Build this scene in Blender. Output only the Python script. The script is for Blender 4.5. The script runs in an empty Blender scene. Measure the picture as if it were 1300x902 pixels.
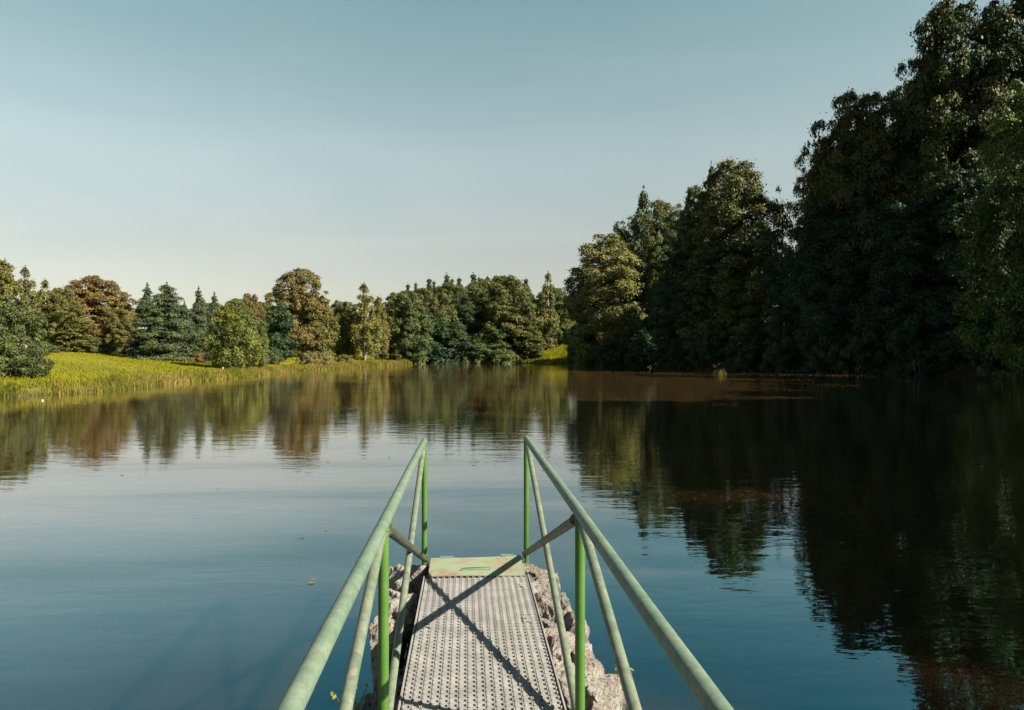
import bpy, math, random
import numpy as np
from mathutils import Vector, Matrix, noise as mnoise

random.seed(7)
RNG = np.random.default_rng(11)
SC = bpy.context.scene
COL = SC.collection
F = 940.0          # focal length in pixels of the 1300 px wide photograph
EYE = 2.3          # eye height over the water

# ------------------------------------------------------------------ helpers
def R(a): return math.radians(a)

def link(o, parent=None):
    COL.objects.link(o)
    if parent is not None:
        o.parent = parent
    return o

def tag(o, label=None, cat=None, group=None, kind=None):
    if label: o['label'] = label
    if cat: o['category'] = cat
    if group: o['group'] = group
    if kind: o['kind'] = kind
    return o

def empty(name, loc, rz=0.0):
    o = bpy.data.objects.new(name, None)
    o.location = loc
    o.rotation_euler = (0, 0, rz)
    o.empty_display_size = 0.3
    return link(o)

def np_mesh(name, co, faces_flat, nper, mats, smooth=False, attrs=None, mat_idx=None):
    """co (n,3); faces_flat int array of m*nper indices."""
    me = bpy.data.meshes.new(name)
    n = len(co); m = len(faces_flat) // nper
    me.vertices.add(n)
    me.vertices.foreach_set('co', np.ascontiguousarray(co, dtype=np.float32).ravel())
    me.loops.add(m * nper)
    me.loops.foreach_set('vertex_index', np.ascontiguousarray(faces_flat, dtype=np.int32))
    me.polygons.add(m)
    me.polygons.foreach_set('loop_start', np.arange(0, m * nper, nper, dtype=np.int32))
    me.polygons.foreach_set('loop_total', np.full(m, nper, dtype=np.int32))
    for mt in mats: me.materials.append(mt)
    if smooth:
        me.polygons.foreach_set('use_smooth', np.ones(m, dtype=bool))
    if mat_idx is not None:
        me.polygons.foreach_set('material_index', mat_idx.astype(np.int32))
    if attrs:
        for k, v in attrs.items():
            a = me.attributes.new(k, 'FLOAT', 'POINT')
            a.data.foreach_set('value', np.ascontiguousarray(v, dtype=np.float32))
    me.update(calc_edges=True)
    return me

class MB:
    """collects boxes, tubes and free meshes, links them as one mesh object"""
    def __init__(s): s.v = []; s.f = []; s.sm = []
    def add(s, vs, fs, smooth=False):
        b = len(s.v); s.v += [tuple(v) for v in vs]
        s.f += [tuple(i + b for i in f) for f in fs]; s.sm += [smooth] * len(fs)
    def box(s, c, size, rot=None, bev=0.0):
        hx, hy, hz = size[0] / 2, size[1] / 2, size[2] / 2
        pts = []
        if bev <= 0:
            pts = [(sx * hx, sy * hy, sz * hz) for sz in (-1, 1) for sy in (-1, 1) for sx in (-1, 1)]
            fs = [(0, 2, 3, 1), (4, 5, 7, 6), (0, 1, 5, 4), (2, 6, 7, 3), (0, 4, 6, 2), (1, 3, 7, 5)]
        else:
            b = bev
            ring = lambda ex, ey, z: [(-ex, -ey, z), (ex, -ey, z), (ex, ey, z), (-ex, ey, z)]
            pts = ring(hx - b, hy - b, -hz) + ring(hx, hy, -hz + b) + ring(hx, hy, hz - b) + ring(hx - b, hy - b, hz)
            fs = [(3, 2, 1, 0), (12, 13, 14, 15)]
            for k in range(3):
                for i in range(4):
                    j = (i + 1) % 4
                    fs.append((k * 4 + i, k * 4 + j, k * 4 + 4 + j, k * 4 + 4 + i))
        M = rot if rot is not None else Matrix.Identity(3)
        c = Vector(c)
        s.add([M @ Vector(p) + c for p in pts], fs)
    def tube(s, pts, rad, n=16, caps=True, round_end=0):
        pts = [Vector(p) for p in pts]
        if not hasattr(rad, '__len__'): rad = [rad] * len(pts)
        rad = list(rad)
        if round_end:
            d = (pts[-1] - pts[-2]).normalized(); e = pts[-1]; r = rad[-1]
            for a in (30, 55, 75):
                pts.append(e + d * r * math.sin(R(a)) * .8); rad.append(r * math.cos(R(a)))
        vs = []; fs = []
        up = None
        for i, p in enumerate(pts):
            if i == 0: d = pts[1] - p
            elif i == len(pts) - 1: d = p - pts[i - 1]
            else: d = pts[i + 1] - pts[i - 1]
            d.normalize()
            if up is None:
                up = Vector((0, 0, 1)) if abs(d.z) < .9 else Vector((1, 0, 0))
                a = d.cross(up).normalized()
            else:
                a = (a - d * a.dot(d)).normalized()
            b = d.cross(a)
            for k in range(n):
                t = 2 * math.pi * k / n
                vs.append(p + a * math.cos(t) * rad[i] + b * math.sin(t) * rad[i])
        for i in range(len(pts) - 1):
            for k in range(n):
                k2 = (k + 1) % n
                fs.append((i * n + k, i * n + k2, (i + 1) * n + k2, (i + 1) * n + k))
        s.add(vs, fs, True)
        if caps:
            s.add(vs[:n], [tuple(range(n))[::-1]]); s.add(vs[-n:], [tuple(range(n))])
    def mesh(s, name, mat):
        me = bpy.data.meshes.new(name)
        me.from_pydata(s.v, [], s.f); me.materials.append(mat)
        me.polygons.foreach_set('use_smooth', s.sm); me.update()
        return me
    def build(s, name, mat, parent=None):
        return link(bpy.data.objects.new(name, s.mesh(name, mat)), parent)

# ---------------------------------------------------------------- materials
class NT:
    def __init__(s, name):
        s.m = bpy.data.materials.new(name); s.m.use_nodes = True
        s.t = s.m.node_tree; s.t.nodes.clear()
        s.out = s.n('ShaderNodeOutputMaterial')
    def n(s, typ, **kw):
        nd = s.t.nodes.new(typ)
        for k, v in kw.items():
            if k.startswith('i_'):
                nd.inputs[k[2:].replace('_', ' ')].default_value = v
            else: setattr(nd, k, v)
        return nd
    def l(s, a, b): s.t.links.new(a, b)
    def noise(s, vec, scale, detail=4, rough=.55, lac=2.0, dist=0.0):
        n = s.n('ShaderNodeTexNoise'); n.inputs['Scale'].default_value = scale
        n.inputs['Detail'].default_value = detail; n.inputs['Roughness'].default_value = rough
        n.inputs['Distortion'].default_value = dist
        if vec is not None: s.l(vec, n.inputs['Vector'])
        return n.outputs['Fac']
    def ramp(s, fac, stops):
        r = s.n('ShaderNodeValToRGB'); e = r.color_ramp.elements
        while len(e) < len(stops): e.new(.5)
        for i, (p, c) in enumerate(stops):
            e[i].position = p; e[i].color = (c[0], c[1], c[2], 1) if hasattr(c, '__len__') else (c, c, c, 1)
        s.l(fac, r.inputs['Fac']); return r.outputs['Color']
    def mix(s, fac, a, b, blend='MIX'):
        m = s.n('ShaderNodeMix'); m.data_type = 'RGBA'; m.blend_type = blend
        for sock, v in ((m.inputs[0], fac), (m.inputs[6], a), (m.inputs[7], b)):
            if isinstance(v, (int, float)): sock.default_value = v
            elif isinstance(v, tuple): sock.default_value = (v[0], v[1], v[2], 1)
            else: s.l(v, sock)
        return m.outputs[2]
    def math(s, op, a, b=0.0, clamp=False):
        m = s.n('ShaderNodeMath'); m.operation = op; m.use_clamp = clamp
        for sock, v in ((m.inputs[0], a), (m.inputs[1], b)):
            if isinstance(v, (int, float)): sock.default_value = v
            else: s.l(v, sock)
        return m.outputs[0]
    def bump(s, h, dist, strength=1.0):
        b = s.n('ShaderNodeBump'); b.inputs['Distance'].default_value = dist
        b.inputs['Strength'].default_value = strength; s.l(h, b.inputs['Height'])
        return b.outputs['Normal']
    def principled(s, col, rough=.8, metal=0.0, normal=None, spec=.5, ior=None):
        p = s.n('ShaderNodeBsdfPrincipled')
        for sock, v in ((p.inputs['Base Color'], col), (p.inputs['Roughness'], rough), (p.inputs['Metallic'], metal)):
            if isinstance(v, (int, float)): sock.default_value = v
            elif isinstance(v, tuple): sock.default_value = (v[0], v[1], v[2], 1)
            else: s.l(v, sock)
        p.inputs['Specular IOR Level'].default_value = spec
        if ior: p.inputs['IOR'].default_value = ior
        if normal is not None: s.l(normal, p.inputs['Normal'])
        s.l(p.outputs[0], s.out.inputs[0])
        return p

def mat_leaf(name, transl=.2, vivid=1.0):
    t = NT(name)
    oi = t.n('ShaderNodeObjectInfo')
    at = t.n('ShaderNodeAttribute'); at.attribute_name = 'tint'
    ru = t.n('ShaderNodeAttribute'); ru.attribute_name = 'rust'
    val = t.math('ADD', t.math('MULTIPLY', at.outputs['Fac'], 1.0), .5)
    vc = t.n('ShaderNodeCombineColor')
    for i in range(3): t.l(val, vc.inputs[i])
    base = t.mix(1.0, oi.outputs['Color'], vc.outputs[0], 'MULTIPLY')
    tco = t.n('ShaderNodeTexCoord')
    nz = t.ramp(t.noise(tco.outputs['Object'], .32, 3, .6), [(.40, 0), (.62, 1)])
    base = t.mix(nz, t.mix(1.0, base, (.80, .88, .95), 'MULTIPLY'), t.mix(1.0, base, (1.30, 1.28, .80), 'MULTIPLY'))
    # rusty / yellowing leaves of late summer, strength per tree in the object colour's alpha
    fac = t.math("MULTIPLY", t.math("MULTIPLY", ru.outputs["Fac"], .62), oi.outputs["Alpha"], True)
    col = t.mix(fac, base, (.155, .100, .026))
    d = t.n('ShaderNodeBsdfPrincipled'); t.l(col, d.inputs['Base Color'])
    d.inputs['Roughness'].default_value = .6; d.inputs['Specular IOR Level'].default_value = .24
    tr = t.n('ShaderNodeBsdfTranslucent')
    col2 = t.mix(1.0, col, (1.25, 1.2, .45), 'MULTIPLY'); t.l(col2, tr.inputs['Color'])
    ms = t.n('ShaderNodeMixShader'); ms.inputs[0].default_value = transl
    t.l(d.outputs[0], ms.inputs[1]); t.l(tr.outputs[0], ms.inputs[2]); t.l(ms.outputs[0], t.out.inputs[0])
    return t.m

def mat_bark(name, c0, c1, sc=3.0):
    t = NT(name); tc = t.n('ShaderNodeTexCoord')
    mp = t.n('ShaderNodeMapping'); mp.inputs['Scale'].default_value = (1, 1, .2); t.l(tc.outputs['Object'], mp.inputs[0])
    n = t.noise(mp.outputs[0], sc, 6, .7)
    t.principled(t.ramp(n, [(.3, c0), (.7, c1)]), .9, normal=t.bump(n, .06))
    return t.m

def mat_ground():
    t = NT('ground_turf'); g = t.n('ShaderNodeNewGeometry')
    n1 = t.noise(g.outputs['Position'], .09, 5, .6)
    n2 = t.noise(g.outputs['Position'], 1.3, 6, .7)
    n3 = t.noise(g.outputs['Position'], 9, 4, .7)
    grass = t.ramp(n1, [(.3, (.085, .10, .012)), (.5, (.135, .14, .016)), (.72, (.19, .165, .03))])
    g2 = t.ramp(n2, [(.3, (.09, .08, .02)), (.65, (.15, .16, .018))])
    grass = t.mix(.45, grass, g2)
    litter = t.ramp(n2, [(.3, (.03, .022, .012)), (.7, (.07, .06, .025))])
    wd = t.n('ShaderNodeAttribute'); wd.attribute_name = 'wood'
    mud = t.n('ShaderNodeAttribute'); mud.attribute_name = 'mud'
    c = t.mix(wd.outputs['Fac'], grass, litter)
    c = t.mix(mud.outputs['Fac'], c, (.045, .03, .018))
    t.principled(c, .95, normal=t.bump(n3, .12), spec=.2)
    return t.m

def mat_water():
    t = NT('pond_water'); g = t.n('ShaderNodeNewGeometry')
    def m(sx, sy, rz=0):
        mp = t.n('ShaderNodeMapping'); mp.inputs['Scale'].default_value = (sx, sy, 1)
        mp.inputs['Rotation'].default_value = (0, 0, rz); t.l(g.outputs['Position'], mp.inputs[0]); return mp.outputs[0]
    a = t.noise(m(.8, 2.2, .12), 1.1, 3, .5)
    b = t.noise(m(1.0, 1.8, -.3), 4.5, 2, .5)
    c = t.noise(m(.35, .5, .4), .5, 2, .5)
    # breeze: patches of water with more and with less ripple
    calm = t.ramp(t.noise(m(.02, .06, .1), 1.0, 3, .55), [(.36, .35), (.64, 1.0)])
    h = t.math('ADD', t.math('MULTIPLY', a, 1.0), t.math('MULTIPLY', b, .22))
    h = t.math('MULTIPLY', h, calm)
    h = t.math('ADD', h, t.math('MULTIPLY', c, .8))
    nrm = t.bump(h, WATER_BUMP)
    body = t.ramp(t.noise(m(.05, .08), 1.0, 4, .55), [(.3, (.0120, .0068, .0030)), (.7, (.030, .0168, .0072))])
    # silty water: light spreads sideways inside it, so thin shadows blur away
    dif = t.n('ShaderNodeSubsurfaceScattering'); dif.falloff = 'BURLEY'; t.l(body, dif.inputs['Color'])
    dif.inputs['Scale'].default_value = .55; dif.inputs['Radius'].default_value = (1.0, .9, .8)
    gl = t.n('ShaderNodeBsdfGlossy'); gl.inputs['Roughness'].default_value = .012; t.l(nrm, gl.inputs['Normal'])
    fr = t.n('ShaderNodeFresnel'); fr.inputs['IOR'].default_value = 1.333; t.l(nrm, fr.inputs['Normal'])
    # a rippled surface never reaches mirror reflectance at grazing view
    f = t.math('MINIMUM', t.math('POWER', fr.outputs[0], .46), .93)
    # breeze lanes: long bands where fine ripples reflect a little less
    lane = t.ramp(t.noise(m(.07, .30, .12), 1.0, 3, .5, dist=1.0), [(.38, .91), (.52, 1.0), (.66, 1.04)])
    f = t.math('MULTIPLY', f, lane)
    tint = t.ramp(f, [(.31, (.14, .56, .73)), (.45, (.42, .76, .86)), (.64, (1, 1, .99))])
    fc = t.n('ShaderNodeCombineColor')
    for i in range(3): t.l(f, fc.inputs[i])
    t.l(t.mix(1.0, tint, fc.outputs[0], 'MULTIPLY'), gl.inputs['Color'])
    bf = t.math('SUBTRACT', 1.0, t.math('MULTIPLY', f, .64)); bc = t.n('ShaderNodeCombineColor')
    for i in range(3): t.l(bf, bc.inputs[i])
    t.l(t.mix(1.0, body, bc.outputs[0], 'MULTIPLY'), dif.inputs['Color'])
    ms = t.n('ShaderNodeAddShader'); t.l(dif.outputs[0], ms.inputs[0]); t.l(gl.outputs[0], ms.inputs[1])
    t.l(ms.outputs[0], t.out.inputs[0])
    return t.m
WATER_BUMP = .0085

def mat_paint(name, c_main, c_pale, rust, seedoff=0.0, wear=.5):
    t = NT(name); tc = t.n('ShaderNodeTexCoord')
    mp = t.n('ShaderNodeMapping'); mp.inputs['Location'].default_value = (seedoff, seedoff * 2, 0); t.l(tc.outputs['Object'], mp.inputs[0])
    v = mp.outputs[0]
    n1 = t.noise(v, 9, 6, .65); n2 = t.noise(v, 38, 5, .7); n3 = t.noise(v, 130, 3, .6)
    c = t.mix(t.ramp(n1, [(.5 - .25 * wear - .06, 0), (.62, 1)]), c_main, c_pale)
    chips = t.ramp(t.math('ADD', t.math('MULTIPLY', n2, .7), t.math('MULTIPLY', n1, .3)), [(.56, 0), (.585, 1)])
    c = t.mix(t.math('MULTIPLY', chips, wear), c, (.44, .42, .32))
    dirt = t.ramp(t.noise(v, 17, 6, .75), [(.40, 1), (.54, 0)])
    c = t.mix(t.math('MULTIPLY', dirt, wear * .55), c, (.10, .15, .12))
    ch2 = t.ramp(n2, [(.30, 1), (.345, 0)])
    c = t.mix(t.math('MULTIPLY', ch2, rust), c, (.13, .06, .03))
    c = t.mix(.25, c, t.mix(n3, (.02, .03, .02), (.9, .95, .85)), 'OVERLAY')
    rough = t.ramp(n2, [(.3, .72), (.7, .42)])
    c = t.mix(1.0, c, (.37, .355, .36), 'MULTIPLY')
    t.principled(c, rough, normal=t.bump(n2, .0012), spec=.35)
    return t.m

def mat_galv():
    t = NT('galvanised_steel'); tc = t.n('ShaderNodeTexCoord')
    n1 = t.noise(tc.outputs['Object'], 7, 5, .6); n2 = t.noise(tc.outputs['Object'], 70, 4, .7)
    c = t.ramp(n1, [(.3, (.155, .154, .150)), (.7, (.26, .256, .248))])
    c = t.mix(t.ramp(n2, [(.34, .8), (.46, 0)]), c, (.12, .10, .08))
    t.principled(c, .65, metal=.1, normal=t.bump(n2, .001), spec=.4)
    return t.m

def mat_plate():
    t = NT('rusty_green_plate'); tc = t.n('ShaderNodeTexCoord')
    n1 = t.noise(tc.outputs['Object'], 5.5, 6, .7); n2 = t.noise(tc.outputs['Object'], 45, 5, .75)
    f = t.math('ADD', t.math('MULTIPLY', n1, .65), t.math('MULTIPLY', n2, .35))
    c = t.ramp(f, [(.36, (.11, .19, .125)), (.48, (.16, .205, .135)), (.54, (.18, .165, .11)), (.62, (.16, .10, .06)), (.74, (.08, .05, .03))])
    t.principled(c, .75, normal=t.bump(n2, .002), spec=.3)
    return t.m

def mat_stone(name, cols):
    t = NT(name); tc = t.n('ShaderNodeTexCoord'); oi = t.n('ShaderNodeObjectInfo')
    ad = t.n('ShaderNodeVectorMath'); ad.operation = 'ADD'
    mm = t.n('ShaderNodeVectorMath'); mm.operation = 'SCALE'; mm.inputs['Scale'].default_value = 37
    cb = t.n('ShaderNodeCombineXYZ')
    for i in range(3): t.l(oi.outputs['Random'], cb.inputs[i])
    t.l(cb.outputs[0], mm.inputs[0]); t.l(tc.outputs['Object'], ad.inputs[0]); t.l(mm.outputs[0], ad.inputs[1])
    v = ad.outputs[0]
    n1 = t.noise(v, 6, 6, .7); n2 = t.noise(v, 34, 6, .8); n3 = t.noise(v, 120, 3, .8)
    c = t.ramp(n1, [(.32, cols[0]), (.5, cols[1]), (.68, cols[2])])
    c = t.mix(t.ramp(n2, [(.40, .9), (.49, 0)]), c, (.06, .045, .04))
    c = t.mix(t.ramp(n3, [(.40, .7), (.5, 0)]), c, (.12, .095, .08))
    c = t.mix(1.0, c, (.70, .75, .78), 'MULTIPLY')
    gz = t.n('ShaderNodeNewGeometry'); sz = t.n('ShaderNodeSeparateXYZ'); t.l(gz.outputs['Position'], sz.inputs[0])
    wet = t.ramp(t.math('ADD', sz.outputs['Z'], t.math('MULTIPLY', n2, .08)), [(.10, 1), (.16, 0)])
    c = t.mix(wet, c, (.03, .032, .018))        # algae and wet line at the water
    hh = t.math('ADD', n2, t.math('MULTIPLY', n3, .35))
    t.principled(c, .92, normal=t.bump(hh, .035), spec=.2)
    return t.m

def mat_flat(name, c, rough=.8, transl=0.0):
    t = NT(name); g = t.n('ShaderNodeNewGeometry')
    n = t.noise(g.outputs['Position'], 3.1, 4, .7)
    col = t.mix(1.0, (c[0], c[1], c[2]), t.ramp(n, [(.25, .7), (.75, 1.3)]), 'MULTIPLY')
    at = t.n('ShaderNodeAttribute'); at.attribute_name = 'tint'
    t.principled(col, rough, spec=.25)
    return t.m

def mat_blade(name, stops):
    t = NT(name)
    at = t.n('ShaderNodeAttribute'); at.attribute_name = 'tint'
    col = t.ramp(at.outputs['Fac'], stops)
    d = t.n('ShaderNodeBsdfDiffuse'); t.l(col, d.inputs['Color'])
    tr = t.n('ShaderNodeBsdfTranslucent'); t.l(t.mix(1.0, col, (1.15, 1.15, .6), 'MULTIPLY'), tr.inputs['Color'])
    ms = t.n('ShaderNodeMixShader'); ms.inputs[0].default_value = .35
    t.l(d.outputs[0], ms.inputs[1]); t.l(tr.outputs[0], ms.inputs[2]); t.l(ms.outputs[0], t.out.inputs[0])
    return t.m

M = {}
M['leaf'] = mat_leaf('foliage', .16)
M['leaf_bright'] = mat_leaf('bright_foliage', .30)
M['needle'] = mat_leaf('needles', .06)
M['bark'] = mat_bark('bark', (.035, .027, .02), (.10, .08, .06))
M['bark_pale'] = mat_bark('pale_bark', (.10, .09, .075), (.30, .27, .23))
M['ground'] = mat_ground()
M['water'] = mat_water()
M['strut'] = mat_paint('shade_dulled_green_paint', (.055, .085, .045), (.12, .14, .085), 1.0, 9.0, .8)  # darker olive for the struts, shade of their undersides included in the colour
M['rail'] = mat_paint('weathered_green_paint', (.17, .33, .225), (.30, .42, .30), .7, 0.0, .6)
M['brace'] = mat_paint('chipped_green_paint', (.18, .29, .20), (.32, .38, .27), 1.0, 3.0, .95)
M['post'] = mat_paint('fresh_green_paint', (.105, .29, .030), (.13, .33, .045), .5, 6.0, .12)
M['galv'] = mat_galv()
M['plate'] = mat_plate()
M['stone'] = mat_stone('granite', [(.30, .24, .20), (.46, .40, .34), (.56, .51, .45)])
M['stone_pink'] = mat_stone('pink_granite', [(.28, .21, .175), (.44, .36, .30), (.56, .50, .44)])
M['stone_grey'] = mat_stone('grey_granite', [(.12, .11, .11), (.26, .24, .23), (.44, .41, .38)])
M['mortar'] = mat_stone('rubble_core', [(.05, .04, .035), (.12, .09, .07), (.20, .15, .12)])
M['reed'] = mat_blade('reed_blades', [(0, (.045, .05, .012)), (.35, (.11, .12, .016)), (.65, (.20, .155, .04)), (1, (.22, .14, .07))])
M['meadow'] = mat_blade('meadow_blades', [(0, (.060, .075, .008)), (.4, (.150, .155, .010)), (.75, (.225, .20, .016)), (1, (.29, .22, .045))])
M['white'] = mat_flat('white_painted_wood', (.75, .75, .72))
M['twig'] = mat_flat('dry_twigs', (.055, .05, .042))

# ------------------------------------------------------------------ terrain
POND = np.array([(-1.6, -2.6), (-14, -3.2), (-26, -2), (-34, 6), (-37, 18), (-34, 29), (-29, 37.5), (-27.5, 41), (-25.5, 46),
                 (-27.0, 55), (-27.9, 65), (-27.6, 75), (-29.5, 88), (-31, 98), (-30.5, 114), (-28.5, 127), (-27.5, 150), (-25.5, 168), (-24.6, 179), (-27, 184),
                 (-34, 192), (-38, 203), (-33, 212), (-20, 214), (-8, 212), (2, 206), (12, 200), (19, 193), (24, 184), (25.5, 170), (27, 155), (30, 140), (34, 128),
                 (39, 112), (45, 99), (51, 88), (55, 78), (53, 66), (47, 52), (42, 38), (38, 24), (35.5, 10), (35, 0), (30, -5), (16, -3.4), (2.2, -2.8)], dtype=float)

def smooth(a, b, x):
    t = np.clip((x - a) / (b - a), 0, 1); return t * t * (3 - 2 * t)

def pond_dist(P):
    """signed distance, positive on land"""
    d = np.full(len(P), 1e9); inside = np.zeros(len(P), bool)
    n = len(POND)
    for i in range(n):
        a = POND[i]; b = POND[(i + 1) % n]; ab = b - a
        t = np.clip(((P - a) @ ab) / (ab @ ab), 0, 1)
        q = a + t[:, None] * ab
        d = np.minimum(d, np.hypot(P[:, 0] - q[:, 0], P[:, 1] - q[:, 1]))
        c = ((a[1] > P[:, 1]) != (b[1] > P[:, 1]))
        with np.errstate(divide='ignore', invalid='ignore'):
            xx = (b[0] - a[0]) * (P[:, 1] - a[1]) / (b[1] - a[1]) + a[0]
        inside ^= (c & (P[:, 0] < xx))
    return np.where(inside, -d, d)

def wob(x, y):
    return (np.sin(x * .31 + 1.3 * np.sin(y * .17)) + np.sin(y * .43 + x * .11 + 2) + np.sin(x * .9 + y * .7)) / 3

def terrain(P):
    P = np.atleast_2d(np.asarray(P, float)); x = P[:, 0]; y = P[:, 1]
    d = pond_dist(P) + .5 * wob(x * 2, y * 2) * smooth(20, 45, y) + .1 * wob(x * 7, y * 7)
    dl = np.maximum(d, 0)
    bank = -1.5 + 1.5 * smooth(-5, 0, d) + .38 * smooth(0, 1.2, d)
    left = .095 * dl; left = 4.2 * (1 - np.exp(-left / 4.2)) + .012 * dl
    right = .36 * dl; right = 17 * (1 - np.exp(-right / 17)) + .03 * dl
    far = .02 * dl + .15 * np.maximum(dl - 14, 0); far = 34 * (1 - np.exp(-far / 34))
    wr = smooth(10, 34, x) * smooth(-22, 2, y)
    wf = smooth(175, 215, y) * (1 - wr) * smooth(-60, -20, x)
    # sunlit grassy glade at the head of the pond
    gl = np.exp(-(((x - 16) / 12) ** 2 + ((y - 214) / 16) ** 2))
    h = bank + right * wr + far * wf + left * (1 - wr) * (1 - wf) * (1 - smooth(30, -5, y) * .8) + gl * 2.2 * smooth(0, 12, d)
    h += .12 * wob(x * .5, y * .5) * smooth(1, 6, dl)
    h = np.where((y < -2.4) & (d > 0), np.minimum(h, .62 + .02 * dl + .12 * np.maximum(x - 14, 0)), h)
    return h, d, wr, wf

def th(x, y): return float(terrain([(x, y)])[0][0])

def build_ground():
    n = 560
    u = np.linspace(-4.7, 4.7, n)
    gx = 60 * np.sinh(u); gy = 75 + 75 * np.sinh(np.linspace(-4.3, 4.3, n))
    X, Y = np.meshgrid(gx, gy)
    P = np.stack([X.ravel(), Y.ravel()], 1)
    h, d, wr, wf = terrain(P)
    co = np.stack([P[:, 0], P[:, 1], h], 1)
    i = np.arange(n - 1); A, B = np.meshgrid(i, i)
    q = (B * n + A).ravel()
    faces = np.stack([q, q + 1, q + n + 1, q + n], 1).ravel()
    gl = np.exp(-(((P[:, 0] - 16) / 13) ** 2 + ((P[:, 1] - 212) / 20) ** 2))
    wood = np.clip(np.maximum(wr, wf * smooth(0, 1, 1 - gl * 1.5)), 0, 1)
    wood = np.maximum(wood, smooth(60, 90, -P[:, 0]) * .6)
    mud = 1 - smooth(-.1, .7, d)
    me = np_mesh('ground', co, faces, 4, [M['ground']], True, {'wood': wood, 'mud': mud})
    tag(link(bpy.data.objects.new('ground', me)), kind='structure')
    # pond: one sheet, the land rises out of it
    nx, ny = 60, 90
    gx = np.linspace(-58, 74, nx); gy = np.linspace(-9, 232, ny); X, Y = np.meshgrid(gx, gy)
    co = np.stack([X.ravel(), Y.ravel(), np.zeros(nx * ny)], 1)
    A, B = np.meshgrid(np.arange(nx - 1), np.arange(ny - 1)); q = (B * nx + A).ravel()
    faces = np.stack([q, q + 1, q + nx + 1, q + nx], 1).ravel()
    me = np_mesh('water', co, faces, 4, [M['water']], True)
    tag(link(bpy.data.objects.new('water', me)), kind='structure')
build_ground()

# ---------------------------------------------------------------- foliage
def leaf_cloud(cen, nrm, size, tint, rust, rng, aspect=.62):
    """one folded leaf clump (two triangles sharing a rib) per centre"""
    n = len(cen)
    r = rng.normal(size=(n, 3)); a = np.cross(nrm, r); a /= np.linalg.norm(a, axis=1)[:, None] + 1e-9
    b = np.cross(nrm, a)
    s = size[:, None]
    fold = nrm * s * rng.uniform(-.25, .25, n)[:, None]
    v0 = cen - a * s; v2 = cen + a * s
    k = (rng.uniform(.45, .85, n) * aspect / .62)[:, None]
    v1 = cen + b * s * k + fold; v3 = cen - b * s * k + fold
    co = np.stack([v0, v1, v2, v3], 1).reshape(-1, 3)
    idx = np.arange(n)[:, None] * 4
    faces = np.concatenate([idx + np.array([[0, 1, 2]]), idx + np.array([[0, 2, 3]])], 1).ravel()
    return co, faces, np.repeat(tint, 4), np.repeat(rust, 4)

def unit(v): return v / (np.linalg.norm(v, axis=1)[:, None] + 1e-9)

def profile(kind, t):
    """crown radius (0..1) over height fraction of the crown"""
    if kind == 'dome': return np.sqrt(np.clip(1 - ((t - .38) / .63) ** 2, 0, 1)) * (1 - .15 * (t < .1))
    if kind == 'tall': return np.where(t < .55, .80 + .20 * np.sin(np.clip(t / .55, 0, 1) * np.pi / 2), np.sqrt(np.clip(1 - ((t - .55) / .47) ** 2.6, 0, 1)))
    if kind == 'column': return np.clip(1 - np.abs(t - .35) / .75, 0, 1) ** .55
    if kind == 'birch': return np.clip(1 - np.abs(t - .30) / .74, 0, 1) ** .7
    if kind == 'layer': return np.clip(1 - t, 0, 1) ** .55 * (.86 + .14 * np.sin(t * 40))
    if kind == 'spruce': return np.clip(1 - t, 0, 1) ** .85
    if kind == 'bush': return np.sqrt(np.clip(1 - ((t - .25) / .76) ** 2, 0, 1))

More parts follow.
